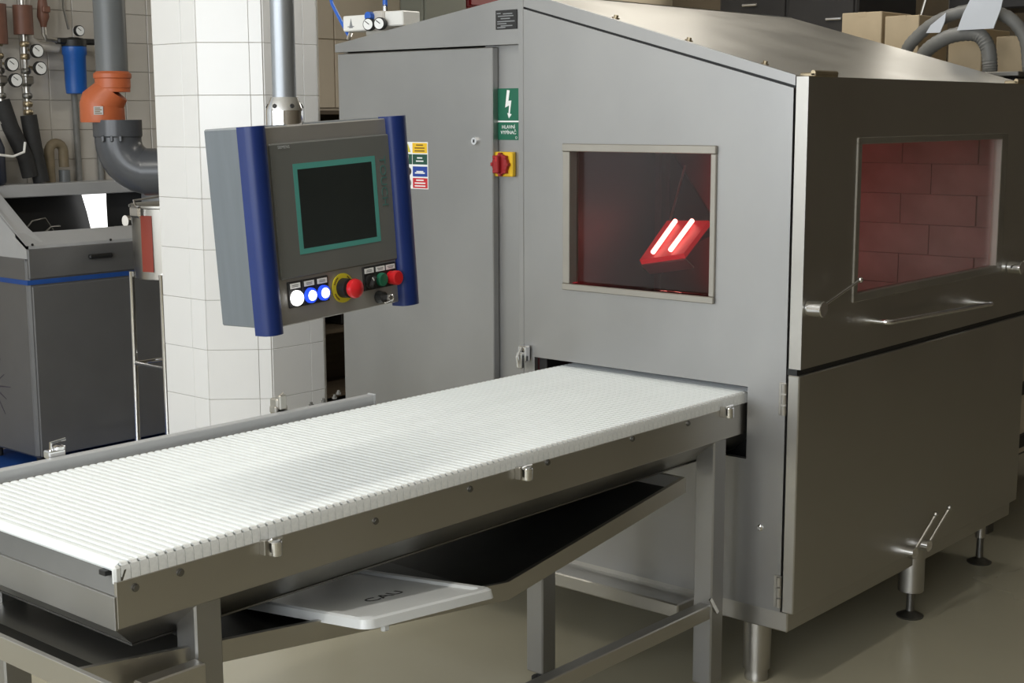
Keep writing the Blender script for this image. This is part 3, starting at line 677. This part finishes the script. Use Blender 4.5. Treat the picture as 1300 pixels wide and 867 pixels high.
# hood frame: sill, two raking cheeks, top bar, dark back
N('hood_sill', MB().poly([(BX, BY, 1.045), (BX, BY, 1.06), (BX, BY + .09, 1.115), (BX, BY + .09, 1.095)], (.98, 0, 0)), 'aluminium')
for x in (BX, .938): N('hood_cheek', MB().poly([(x, BY, 1.0), (x, BY, 1.06), (x, 4.40, 1.33), (x, 4.50, 1.33), (x, 4.50, 1.0)], (.012, 0, 0)), 'aluminium')
N('hood_cheek', MB().poly([(BX, BY, 1.05), (BX, BY + .40, 1.31), (BX + .075, BY + .40, 1.325), (BX + .085, BY + .12, 1.13), (BX + .10, BY + .02, 1.07)], (0, .004, .006)), 'aluminium')
N('hood_top', MB().box(BX, .95, 4.36, 4.50, 1.262, 1.325, .004), 'aluminium')
N('hood_back', MB().box(BX + .012, .938, 4.47, 4.49, 1.0, 1.27), 'black')
N('basin', MB().box(BX + .02, .93, BY + .08, 4.47, 1.0, 1.02), 'black')
N('hood_glint', MB().poly([(.545, 4.42, 1.275), (.690, 4.42, 1.275), (.688, 4.42, 1.21), (.690, 4.42, 1.03), (.605, 4.42, 1.03), (.575, 4.42, 1.17)], (0, .006, .0)), 'hood_highlight', label='glowing strip standing for a highlight inside the hood')  # a bright reflection on the steel, built as a glowing strip
N('inner_hose', MB().tube([(.12, 4.3, 1.02), (.14, 4.3, 1.10), (.19, 4.3, 1.15), (.26, 4.3, 1.16), (.30, 4.3, 1.10), (.31, 4.3, 1.02)], .005, 8), 'steel_dark')
N('inner_hose', MB().tube([(.21, 4.25, 1.02), (.22, 4.25, 1.09), (.26, 4.25, 1.12), (.31, 4.25, 1.12)], .005, 8), 'steel_dark')
N('brush', MB().tube([(.08, 4.2, 1.02), (.06, 4.2, 1.09)], .006, 8), 'brass')
N('fitting', MB().box(.70, .90, 4.3, 4.4, 1.02, 1.09, .01).cyl((.73, 4.32, 1.118), (.87, 4.32, 1.118), .03, n=14), 'steel')
for x in (.02, .90):
    for y in (4.05, 4.44): N('foot', MB().cyl((x, y, FZ + .03), (x, y, .055), .02, n=12), 'black_rubber')
for x, z in ((BX + .03, 1.065), (.42, 1.06)): N('screw', MB().cyl((x, BY - .002, z), (x, BY - .006, z), .006, n=10), 'black')
b = MB()
for i in range(13):
    a = math.radians(10 + i * 27.7); c = Vector((BX - .0045, 4.36, .36)); d = Vector((0, math.cos(a), math.sin(a))); q = Vector((0, -math.sin(a), math.cos(a)))
    p1, p2 = c + d * .05, c + d * (.13 if i % 2 else .165); b.poly([p1 - q * .004, p1 + q * .004, p2 + q * .0015, p2 - q * .0015], (-.0008, 0, 0))
N('sun_emblem', b, 'emblem_dark', label='dark sunburst emblem')
# blue platform below it
single('floor_platform', MB().box(-1.3, 1.6, 3.72, 4.55, FZ, -.012, .004), 'blue_paint', 'blue painted floor platform under the grey washing bench', 'platform')

# steel tank on tube legs
TX, TY = .50, 3.60
TK = Thing('steel_tank', 'tall shiny steel tank on tube legs between washing bench and pillar', 'tank', (TX, TY, FZ))
tb = TK.part('tank_body', MB().lathe((TX, TY, .90), (0, 0, 1), [(0, .165), (.004, .178), (.33, .182), (.335, .192), (.345, .192), (.350, .18), (.356, .0)], 36), 'steel')
TK.part('red_band', MB().poly([(TX + .1835 * math.cos(t), TY + .1835 * math.sin(t), .94) for t in [math.radians(a) for a in (186, 191, 196, 201, 206)]] + [(TX + .1805 * math.cos(t), TY + .1805 * math.sin(t), .94) for t in [math.radians(a) for a in (206, 201, 196, 191, 186)]], (0, 0, .26)), 'band_red', tb, label='dull red vertical band')
TK.part('lid_clamp', MB().box(TX - .205, TX - .165, TY - .04, TY + .04, 1.19, 1.245, .01).tube([(TX - .19, TY, 1.24), (TX - .20, TY, 1.27), (TX - .10, TY - .05, 1.285)], .006, 8), 'chrome', tb)
TK.part('spindle', MB().cyl((TX - .05, TY - .1, 1.25), (TX - .05, TY - .1, 1.33), .005, n=8), 'chrome', tb)
for sx in (-1, 1):
    for sy in (-1, 1):
        l = TK.part('leg', MB().tube([(TX + sx * .15, TY + sy * .12, .93), (TX + sx * .155, TY + sy * .125, FZ)], .014, 12), 'chrome')
for sy in (-1, 1): TK.part('rung', MB().cyl((TX - .152, TY + sy * .122, .49), (TX + .152, TY + sy * .122, .49), .010, n=10), 'chrome')
for sx in (-1, 1): TK.part('rung', MB().cyl((TX + sx * .152, TY - .122, .49), (TX + sx * .152, TY + .122, .49), .010, n=10), 'chrome')
single('dark_cabinet', MB().box(.98, 1.7, 4.0, 4.5, -.012, .95, .008).box(1.0, 1.68, 3.985, 4.0, .04, .93, .004), 'bench_grey', 'dark grey low cabinet beside the washing bench', 'cabinet')

# drain pipe: grey pipe, orange reducer, dark elbow running off behind the pillar
DX, DY = -.655, 2.287
DP = Thing('drain_pipe', 'grey plastic waste pipe with orange reducer and dark elbow', 'pipe', (DX, DY, 1.38))
DP.e.location = (.119, 3.454, 1.307); DP.e.scale = (1.27, 1.27, 1.27)      # parts below are drawn at 1:1.27
DP.part('pipe', MB().lathe((DX, DY, 1.74), (0, 0, 1), [(0, .054), (1.44, .054)], 32), 'pvc_grey')
vd = Vector((-.66, .75, 0)).normalized()          # sideways shift of the wide part
ex, ey = DX + vd.x * .040, DY + vd.y * .040
rd = MB().lathe((DX, DY, 1.735), (0, 0, 1), [(0, .058), (.012, .058), (.015, .060), (.045, .060), (.048, .064), (.062, .064), (.066, .059), (.07, .0545)], 32)
rd.tube_r([(ex, ey, 1.632), (ex, ey, 1.640), (ex, ey, 1.690), (ex + .002, ey - .002, 1.700), (DX - .004, DY + .004, 1.735), (DX, DY, 1.742)], [.074, .0755, .0755, .074, .060, .058], 32)
rdo = DP.part('reducer', rd, 'pvc_orange', label='orange eccentric reducer')
cdir = Vector((-Rf.x, -Rf.y, 0)).normalized(); sd = Vector((Rr.x, Rr.y, 0)).normalized()
lc = Vector((ex, ey, 1.672)) + cdir * .0752 + sd * .008
stk = MB().box(-.016, .016, -.0008, .0008, -.014, .014, M=frame(lc, sd, Vector((0, 0, 1)).cross(sd)) if False else Matrix(((sd.x, -cdir.x, 0, lc.x), (sd.y, -cdir.y, 0, lc.y), (0, 0, 1, lc.z), (0, 0, 0, 1))))
so = DP.part('pipe_label', stk, 'print_label', rdo)
b = MB()
for q in range(4): b.box(-.012, .012 - .006 * (q % 2), -.0014, -.0008, -.011 + q * .006, -.008 + q * .006, M=Matrix(((sd.x, -cdir.x, 0, lc.x), (sd.y, -cdir.y, 0, lc.y), (0, 0, 1, lc.z), (0, 0, 0, 1))))
DP.part('printed_line', b, 'print_brown', so)
# elbow
EX, EY = DX + sd.x * .010, DY + sd.y * .010
ed = sd
c0_ = Vector((EX, EY, 0)) + ed * .11
pts = [Vector((EX, EY, 1.640)), Vector((EX, EY, 1.585)), Vector((EX, EY, 1.58))] + arc((c0_.x, c0_.y, 1.57), -ed, (0, 0, -1), .11, 0, 90, 9) + [c0_ + ed * .03 + Vector((0, 0, 1.46))]
el = DP.part('elbow', MB().tube_r(pts, [.083, .083, .079] + [.079] * 11, 32), 'pvc_dark', label='dark glossy elbow')
a0 = c0_ + Vector((0, 0, 1.46)); a1 = a0 + ed * .22; DP.part('branch_pipe', MB().tube_r([a0 - ed * .02, a1] + arc(a1 + Vector((0, 0, -.1)), (0, 0, 1), ed, .1, 0, 90, 8)[1:] + [Vector((a1.x + ed.x * .1, a1.y + ed.y * .1, .325))], [.082] * 11, 32), 'pvc_dark')
b = MB()
for q in (-1, 0, 1):
    pc = Vector((EX, EY, 1.60)) + cdir * .079 + sd * (.0 + q * .03); b.box(pc.x - .006, pc.x + .006, pc.y - .006, pc.y + .006, pc.z - .035, pc.z - .012, .004)
DP.part('elbow_lug', b, 'pvc_dark', el)

# water filter with its pipework
def gauge(T, c, r, d=(0, -1, 0), parent=None):
    c = Vector(c); d = Vector(d).normalized()
    gq = T.part('gauge', MB().lathe(c, d, [(0, r * .9), (.004, r), (.022, r), (.024, r * .88), (.0235, .0)], 24), 'black', parent)
    T.part('gauge_face', MB().lathe(c + d * .0238, d, [(0, r * .84), (.0008, r * .84), (.0008, 0)], 24), 'print_white', gq)
    u = d.cross(Vector((0, 0, 1))); T.part('gauge_needle', MB().tube([c + d * .0255 - u * r * .2, c + d * .0255 + (u * .5 + Vector((0, 0, .5))) * r], .0016, 5), 'print_black', gq)
    return gq
FX = .565
WF = Thing('water_filter', 'blue cartridge water filter hanging from pipe on tiled wall', 'filter', (FX, 4.45, 1.76))
WF.part('filter_bowl', MB().lathe((FX, 4.45, 1.765), (0, 0, 1), [(0, .040), (.004, .050), (.03, .053), (.19, .056), (.20, .061), (.235, .061), (.238, .055)], 28), 'filter_blue')
WF.part('filter_head', MB().lathe((FX, 4.45, 2.003), (0, 0, 1), [(0, .062), (.03, .062), (.04, .045), (.045, .02)], 24).box(FX - .10, FX + .12, 4.425, 4.475, 2.012, 2.042, .008), 'black')
gauge(WF, (FX + .005, 4.42, 2.078), .027)
WF.part('supply_pipe', MB().tube([(FX - .08, 4.45, 2.027), (FX - .155, 4.45, 2.035), (FX - .165, 4.45, 2.06), (FX - .165, 4.45, 2.10)], .013, 10), 'steel')
WF.part('valve_body', MB().lathe((FX - .165, 4.45, 2.09), (0, 0, 1), [(0, .014), (.02, .018), (.05, .030), (.10, .026), (.14, .020), (.20, .016)], 14).box(FX - .185, FX - .145, 4.41, 4.43, 2.16, 2.19, .004), 'copper_brown')
WF.part('supply_pipe', MB().tube([(FX - .165, 4.45, 2.28), (FX - .165, 4.45, 2.75)], .013, 10), 'steel')
WF.part('white_pipe', MB().tube([(.335, 4.50, 2.7), (.335, 4.50, 2.10), (.345, 4.50, 2.03), (.39, 4.50, 2.0), (.50, 4.50, 1.995)], .026, 12), 'tile_beige')
WF.part('capillary', MB().tube([(FX + .005, 4.5, 2.09), (FX, 4.53, 2.2), (FX - .01, 4.53, 3.0)], .006, 8), 'steel_dark')
WF.part('outlet_pipe', MB().tube([(FX + .12, 4.45, 2.027), (.76, 4.45, 2.027), (.78, 4.45, 2.0), (.78, 4.45, 1.6)], .012, 10), 'steel_dark')

# two valve risers with gauges
def riser(x, lab, xo, top_brown, gz, dark):
    R = Thing('valve_riser', lab, 'pipe', (x, 4.45, 1.35), 'valve risers on the tiled wall')
    R.part('pipe', MB().cyl((x, 4.45, 1.62), (x + xo, 4.45, 2.9), .014, n=12), 'steel')
    for z in (1.66, 1.70, 1.74, 1.80, 1.86, 1.93, 1.99): R.part('coupling', MB().lathe((x + xo * (z - 1.62) / 1.28, 4.45, z), (0, 0, 1), [(0, .019), (.008, .024), (.020, .024), (.028, .019)], 12), 'brass' if int(z * 100) % 3 else 'steel_dark')
    R.part('insulation', MB().cyl((x + xo * .33, 4.45, top_brown), (x + xo * .6, 4.45, 2.19 if top_brown > 1.9 else 2.5), .047, n=18), 'copper_brown')
    for gx, z in gz: gauge(R, (gx, 4.415, z), .034)
    for gx, z in gz: R.part('gauge_stem', MB().tube([(gx, 4.44, z), (x, 4.45, z + .01)], .007, 8), 'brass')
    R.part('dark_insulation', MB().tube(dark, .040, 16), 'black_rubber')
    R.part('valve', MB().box(x - .03, x + .02, 4.41, 4.46, 1.81, 1.85, .006), 'steel')
    return R
riser(.290, 'valve riser with two gauges beside the blue water filter', -.0, 2.05, ((.338, 1.888), (.326, 1.971)), [(.290, 4.45, 1.66), (.305, 4.44, 1.50), (.330, 4.43, 1.33)])
riser(.150, 'leftmost valve riser, half cut by the picture edge', -.0, 2.0, ((.203, 1.828), (.187, 1.903)), [(.15, 4.45, 1.73), (.185, 4.44, 1.60), (.25, 4.43, 1.45), (.27, 4.43, 1.36)])
HB = Thing('brown_trap', 'brown bent hose trap on the wall above the bench', 'hose', (.42, 4.47, 1.32))
HB.part('hose', MB().tube([(.405, 4.47, 1.3255), (.405, 4.47, 1.46)] + [tuple(p) for p in arc((.445, 4.47, 1.48), (-1, 0, 0), (0, 0, 1), .04, 0, 180, 8)] + [(.485, 4.47, 1.40)], .025, 14), 'hose_brown')
HB.part('collar', MB().cyl((.485, 4.47, 1.3255), (.485, 4.47, 1.385), .028, n=14), 'pvc_grey')
single('blue_canister', MB().lathe((.03, 4.42, 1.3255), (0, 0, 1), [(0, .08), (.015, .092), (.18, .092), (.24, .07), (.25, .03)], 28), 'dark_blue', 'dark blue canister standing on the bench hood at the picture edge', 'canister')
single('white_cable', MB().tube([(-.05, 4.27, 1.50), (.02, 4.27, 1.475), (.09, 4.27, 1.465), (.15, 4.27, 1.485), (.17, 4.29, 1.53)], .006, 8), 'white_plastic', 'white cable loop in front of the dark blue canister', 'cable')
for x, lab in ((.615, 'grey wall conduit below the blue water filter'), (.745, 'grey wall conduit below the orange reducer')):
    single('conduit', MB().cyl((x, 4.535, 1.0), (x - .01, 4.535, 1.78), .016, n=12), 'duct_grey', lab, 'conduit', 'wall conduits')

# shelf unit and boxes on the wall beyond the pillar
SH = Thing('shelf_unit', 'dark brown open shelf unit against the wall beside the pillar', 'shelf', (2.3, 4.35, FZ))
SH.part('back_board', MB().box(1.85, 2.8, 4.53, 4.55, FZ, 1.68), 'dark_wood')
for x in (1.85, 2.78): SH.part('side_board', MB().box(x, x + .02, 4.15, 4.53, FZ, 1.68), 'dark_wood')
for z in (.02, .40, .62, 1.2, 1.66): SH.part('shelf_board', MB().box(1.87, 2.78, 4.15, 4.53, z, z + .022), 'dark_wood')
single('storage_box', MB().box(2.15, 2.55, 4.25, 4.5, .422, .55, .006).box(2.13, 2.57, 4.23, 4.52, .55, .575, .004), 'rear_dark', 'black lidded box on the shelf unit beside the pillar', 'box')
EB = Thing('wall_cabinet', 'grey green wall cabinet seen above the oven gable', 'cabinet', (3.2, 4.5, 2.0))
EB.part('cabinet_body', MB().box(2.97, 3.37, 4.35, 4.55, 2.05, 3.0, .006), 'green_grey')
EB.part('cabinet_door', MB().box(2.985, 3.355, 4.335, 4.35, 2.065, 2.985, .003), 'green_grey')
EB.part('knob', MB().cyl((3.02, 4.335, 2.40), (3.02, 4.315, 2.40), .018, n=12), 'black')
RB = Thing('red_hose_box', 'red wall box at the top edge beside the grey green cabinet', 'box', (3.6, 4.5, 2.2))
RB.part('box_body', MB().box(3.40, 3.80, 4.36, 4.55, 2.34, 2.9, .008), 'dark_red')
RB.part('box_door', MB().box(3.415, 3.785, 4.345, 4.36, 2.355, 2.885, .003), 'dark_red')

# pneumatic service unit on the left eave of the oven
UX = .12
def py(u): return 1.90 - (u - 438) * (.305 / 72.0) + .06
PU = Thing('air_service_unit', 'white pneumatic unit with two round gauges on the oven roof', 'pneumatic unit', (UX, 1.8, 1.9))
PU.part('housing', MB().box(UX, UX + .09, 1.79, py(438), 1.957, 2.013, .004), 'white_plastic')
PU.part('housing', MB().box(UX, UX + .09, py(512), 1.74, 1.967, 2.019, .004), 'white_plastic')
PU.part('mounting_bar', MB().box(UX + .02, UX + .06, 1.70, 1.86, 1.9385, 1.958, .003), 'steel')
PU.part('regulator', MB().box(UX - .01, UX + .07, 1.735, 1.795, 1.955, 2.022, .006), 'tile_beige')
PU.part('regulator_knob', MB().lathe((UX - .01, 1.795, 2.004), (-1, 0, 0), [(0, .016), (.02, .016), (.022, .013)], 16), 'hose_blue')
for y in (1.795, 1.738): gauge(PU, (UX - .012, y, 1.975), .0225, (-1, -.3, 0))
PU.part('tower_mark', MB().poly([(UX - .0006, 1.925, 1.968), (UX - .0006, 1.905, 1.968), (UX - .0006, 1.915, 2.003)], (.0006, 0, 0)).box(UX - .0012, UX - .0006, 1.898, 1.932, 1.972, 1.975), 'print_grey')
PU.part('hose_fitting', MB().cyl((UX + .03, 1.765, 2.02), (UX + .03, 1.765, 2.045), .009, n=10).cyl((UX + .02, py(440), 1.93), (UX + .02, py(441) - .01, 1.955), .008, n=10), 'chrome')
PU.part('air_hose', MB().tube([(UX + .03, 1.765, 2.04), (UX + .03, 1.765, 2.3), (UX + .05, 1.78, 2.7)], .009, 10), 'hose_blue')
PU.part('air_hose', MB().tube([(UX + .02, py(440), 1.945), (UX + .02, py(432), 1.99), (UX + .02, py(420), 2.06), (UX + .02, py(412), 2.15), (UX + .02, py(408), 2.4)], .0065, 10), 'hose_blue')

# ================================================================== behind the oven
RM = Thing('outfeed_module', 'dark outfeed machine standing behind the oven', 'machine', (2.5, 1.0, FZ))
RM.part('housing', MB().box(1.95, 3.3, .16, 1.9, .25, 1.79, .01), 'rear_dark')
RM.part('top_tray', MB().box(1.93, 3.32, .14, 1.92, 1.79, 1.81, .004), 'steel_dark')
for x in (2.0, 3.2):
    for y in (.22, 1.84): RM.part('leg', MB().box(x - .03, x + .03, y - .03, y + .03, FZ, .25), 'steel_dark')
for z in (.30, .52): RM.part('guard_bar', MB().box(1.95, 3.3, .13, .16, z, z + .05, .004), 'black')
RM.part('front_skirt', MB().box(2.0, 3.25, .15, .165, .27, .78), 'wall_paint')
def pz(v, u): return 2.109 - (v - 18) * .00358 + (1068 - u) * .00005
def pyy(u): return 1.261 - (u - 1068) * .00395
for u0, u1, v0, lab in ((1069, 1120, 17, 'beige carton behind the roof ridge, left of its neighbour'), (1124, 1166, 23, 'beige carton between its neighbour carton and the grey ducts'), (1202, 1241, 42, 'beige carton under the white paper sheet'), (1257, 1288, 52, 'beige carton framed by the right grey duct')):
    T = Thing('carton', lab, 'carton', (2.75, (pyy(u0) + pyy(u1)) / 2, 1.81), 'cartons on the outfeed machine')
    T.part('carton_body', MB().box(2.6, 2.9, pyy(u1), pyy(u0), 1.81, pz(v0, u0), .003), 'carton')
    T.part('tape', MB().box(2.599, 2.902, (pyy(u0) + pyy(u1)) / 2 - .02, (pyy(u0) + pyy(u1)) / 2 + .02, pz(v0, u0) - .02, pz(v0, u0) + .001), 'carton')
def duct(pts, r, lab):
    n = 60; P3 = []
    for i in range(n + 1):
        t = i / n * (len(pts) - 1); k_ = min(int(t), len(pts) - 2); f_ = t - k_
        g_ = lambda j: Vector(pts[max(0, min(len(pts) - 1, j))])
        p0, p1, p2, p3 = g_(k_ - 1), g_(k_), g_(k_ + 1), g_(k_ + 2)
        P3.append(.5 * ((2 * p1) + (p2 - p0) * f_ + (2 * p0 - 5 * p1 + 4 * p2 - p3) * f_ ** 2 + (3 * p1 - p0 - 3 * p2 + p3) * f_ ** 3))
    return single('flexible_duct', MB().tube_r(P3, [r * (1 + .08 * (i % 2)) for i in range(n + 1)], 14), 'duct_grey', lab, 'duct', 'grey ducts behind the oven')
def rp(u, v, x): return (x, pyy(u) - (x - 2.6) * -.5, pz(v, u) + (x - 2.6) * .06)
duct([rp(1150, 70, 2.45), rp(1158, 55, 2.45), rp(1185, 32, 2.45), rp(1225, 20, 2.45), rp(1262, 28, 2.45), rp(1284, 52, 2.45), rp(1290, 84, 2.45), rp(1291, 92, 2.45)], .026, 'large outer grey flexible duct arching behind the oven roof')
duct([rp(1168, 84, 2.40), rp(1175, 66, 2.40), rp(1200, 50, 2.40), rp(1230, 48, 2.40), rp(1243, 62, 2.40), rp(1247, 84, 2.40), rp(1247, 92, 2.40)], .030, 'small inner grey flexible duct under the white sheet')
def sheet(c4, lab):
    m_ = MB(); m_.poly(c4, (.006, 0, 0)); return single('paper_sheet', m_, 'paper', lab, 'paper', 'white sheets on the ducts')
sheet([rp(1222, 6, 2.36), rp(1228, 2, 2.36), rp(1258, 1, 2.36), rp(1255, 20, 2.36), rp(1248, 42, 2.36), rp(1208, 43, 2.36), rp(1214, 24, 2.36)], 'large white paper sheet hanging over the grey ducts')
sheet([rp(1195, 22, 2.38), rp(1194, 32, 2.38), rp(1189, 45, 2.38), rp(1173, 45, 2.38), rp(1178, 36, 2.38)], 'small white paper scrap beside the large sheet')
TD = Thing('dark_tower', 'dark tall equipment cabinet behind the oven ridge', 'cabinet', (3.9, 2.2, FZ))
TD.part('housing', MB().box(3.6, 4.3, 1.70, 2.58, FZ, 3.1, .01), 'rear_dark')
TD.part('door', MB().box(3.585, 3.6, 1.72, 2.12, .1, 3.05, .004), 'rear_dark'); TD.part('door', MB().box(3.585, 3.6, 2.14, 2.56, .1, 3.05, .004), 'rear_dark')
for y, z in ((2.36, 2.26), (1.83, 2.16)): TD.part('handle', MB().box(3.565, 3.585, y - .05, y + .05, z - .008, z + .008, .004), 'chrome')
OD = Thing('overhead_duct', 'dark overhead cable tray at the upper right', 'duct', (4.8, 1.0, 2.2))
OD.part('tray', MB().box(4.6, 5.0, -1.2, 1.65, 2.24, 2.75, .01), 'rear_dark')
for y in (1.2, .3, -.7): OD.part('hanger', MB().box(4.78, 4.82, y - .02, y + .02, 2.75, 3.6), 'steel_dark')
single('silver_rod', MB().cyl((3.0, 1.14, 1.81), (3.0, .99, 2.35), .008, n=8).cyl((3.0, 1.14, 1.81), (3.0, 1.14, 1.83), .03, n=14), 'steel', 'thin slanted silver rod rising beside the dark cable tray', 'rod')
single('steel_column', MB().box(4.2, 4.32, 2.75, 2.95, FZ, 3.6, .006), 'duct_grey', 'grey column left of the dark equipment cabinet', 'column')
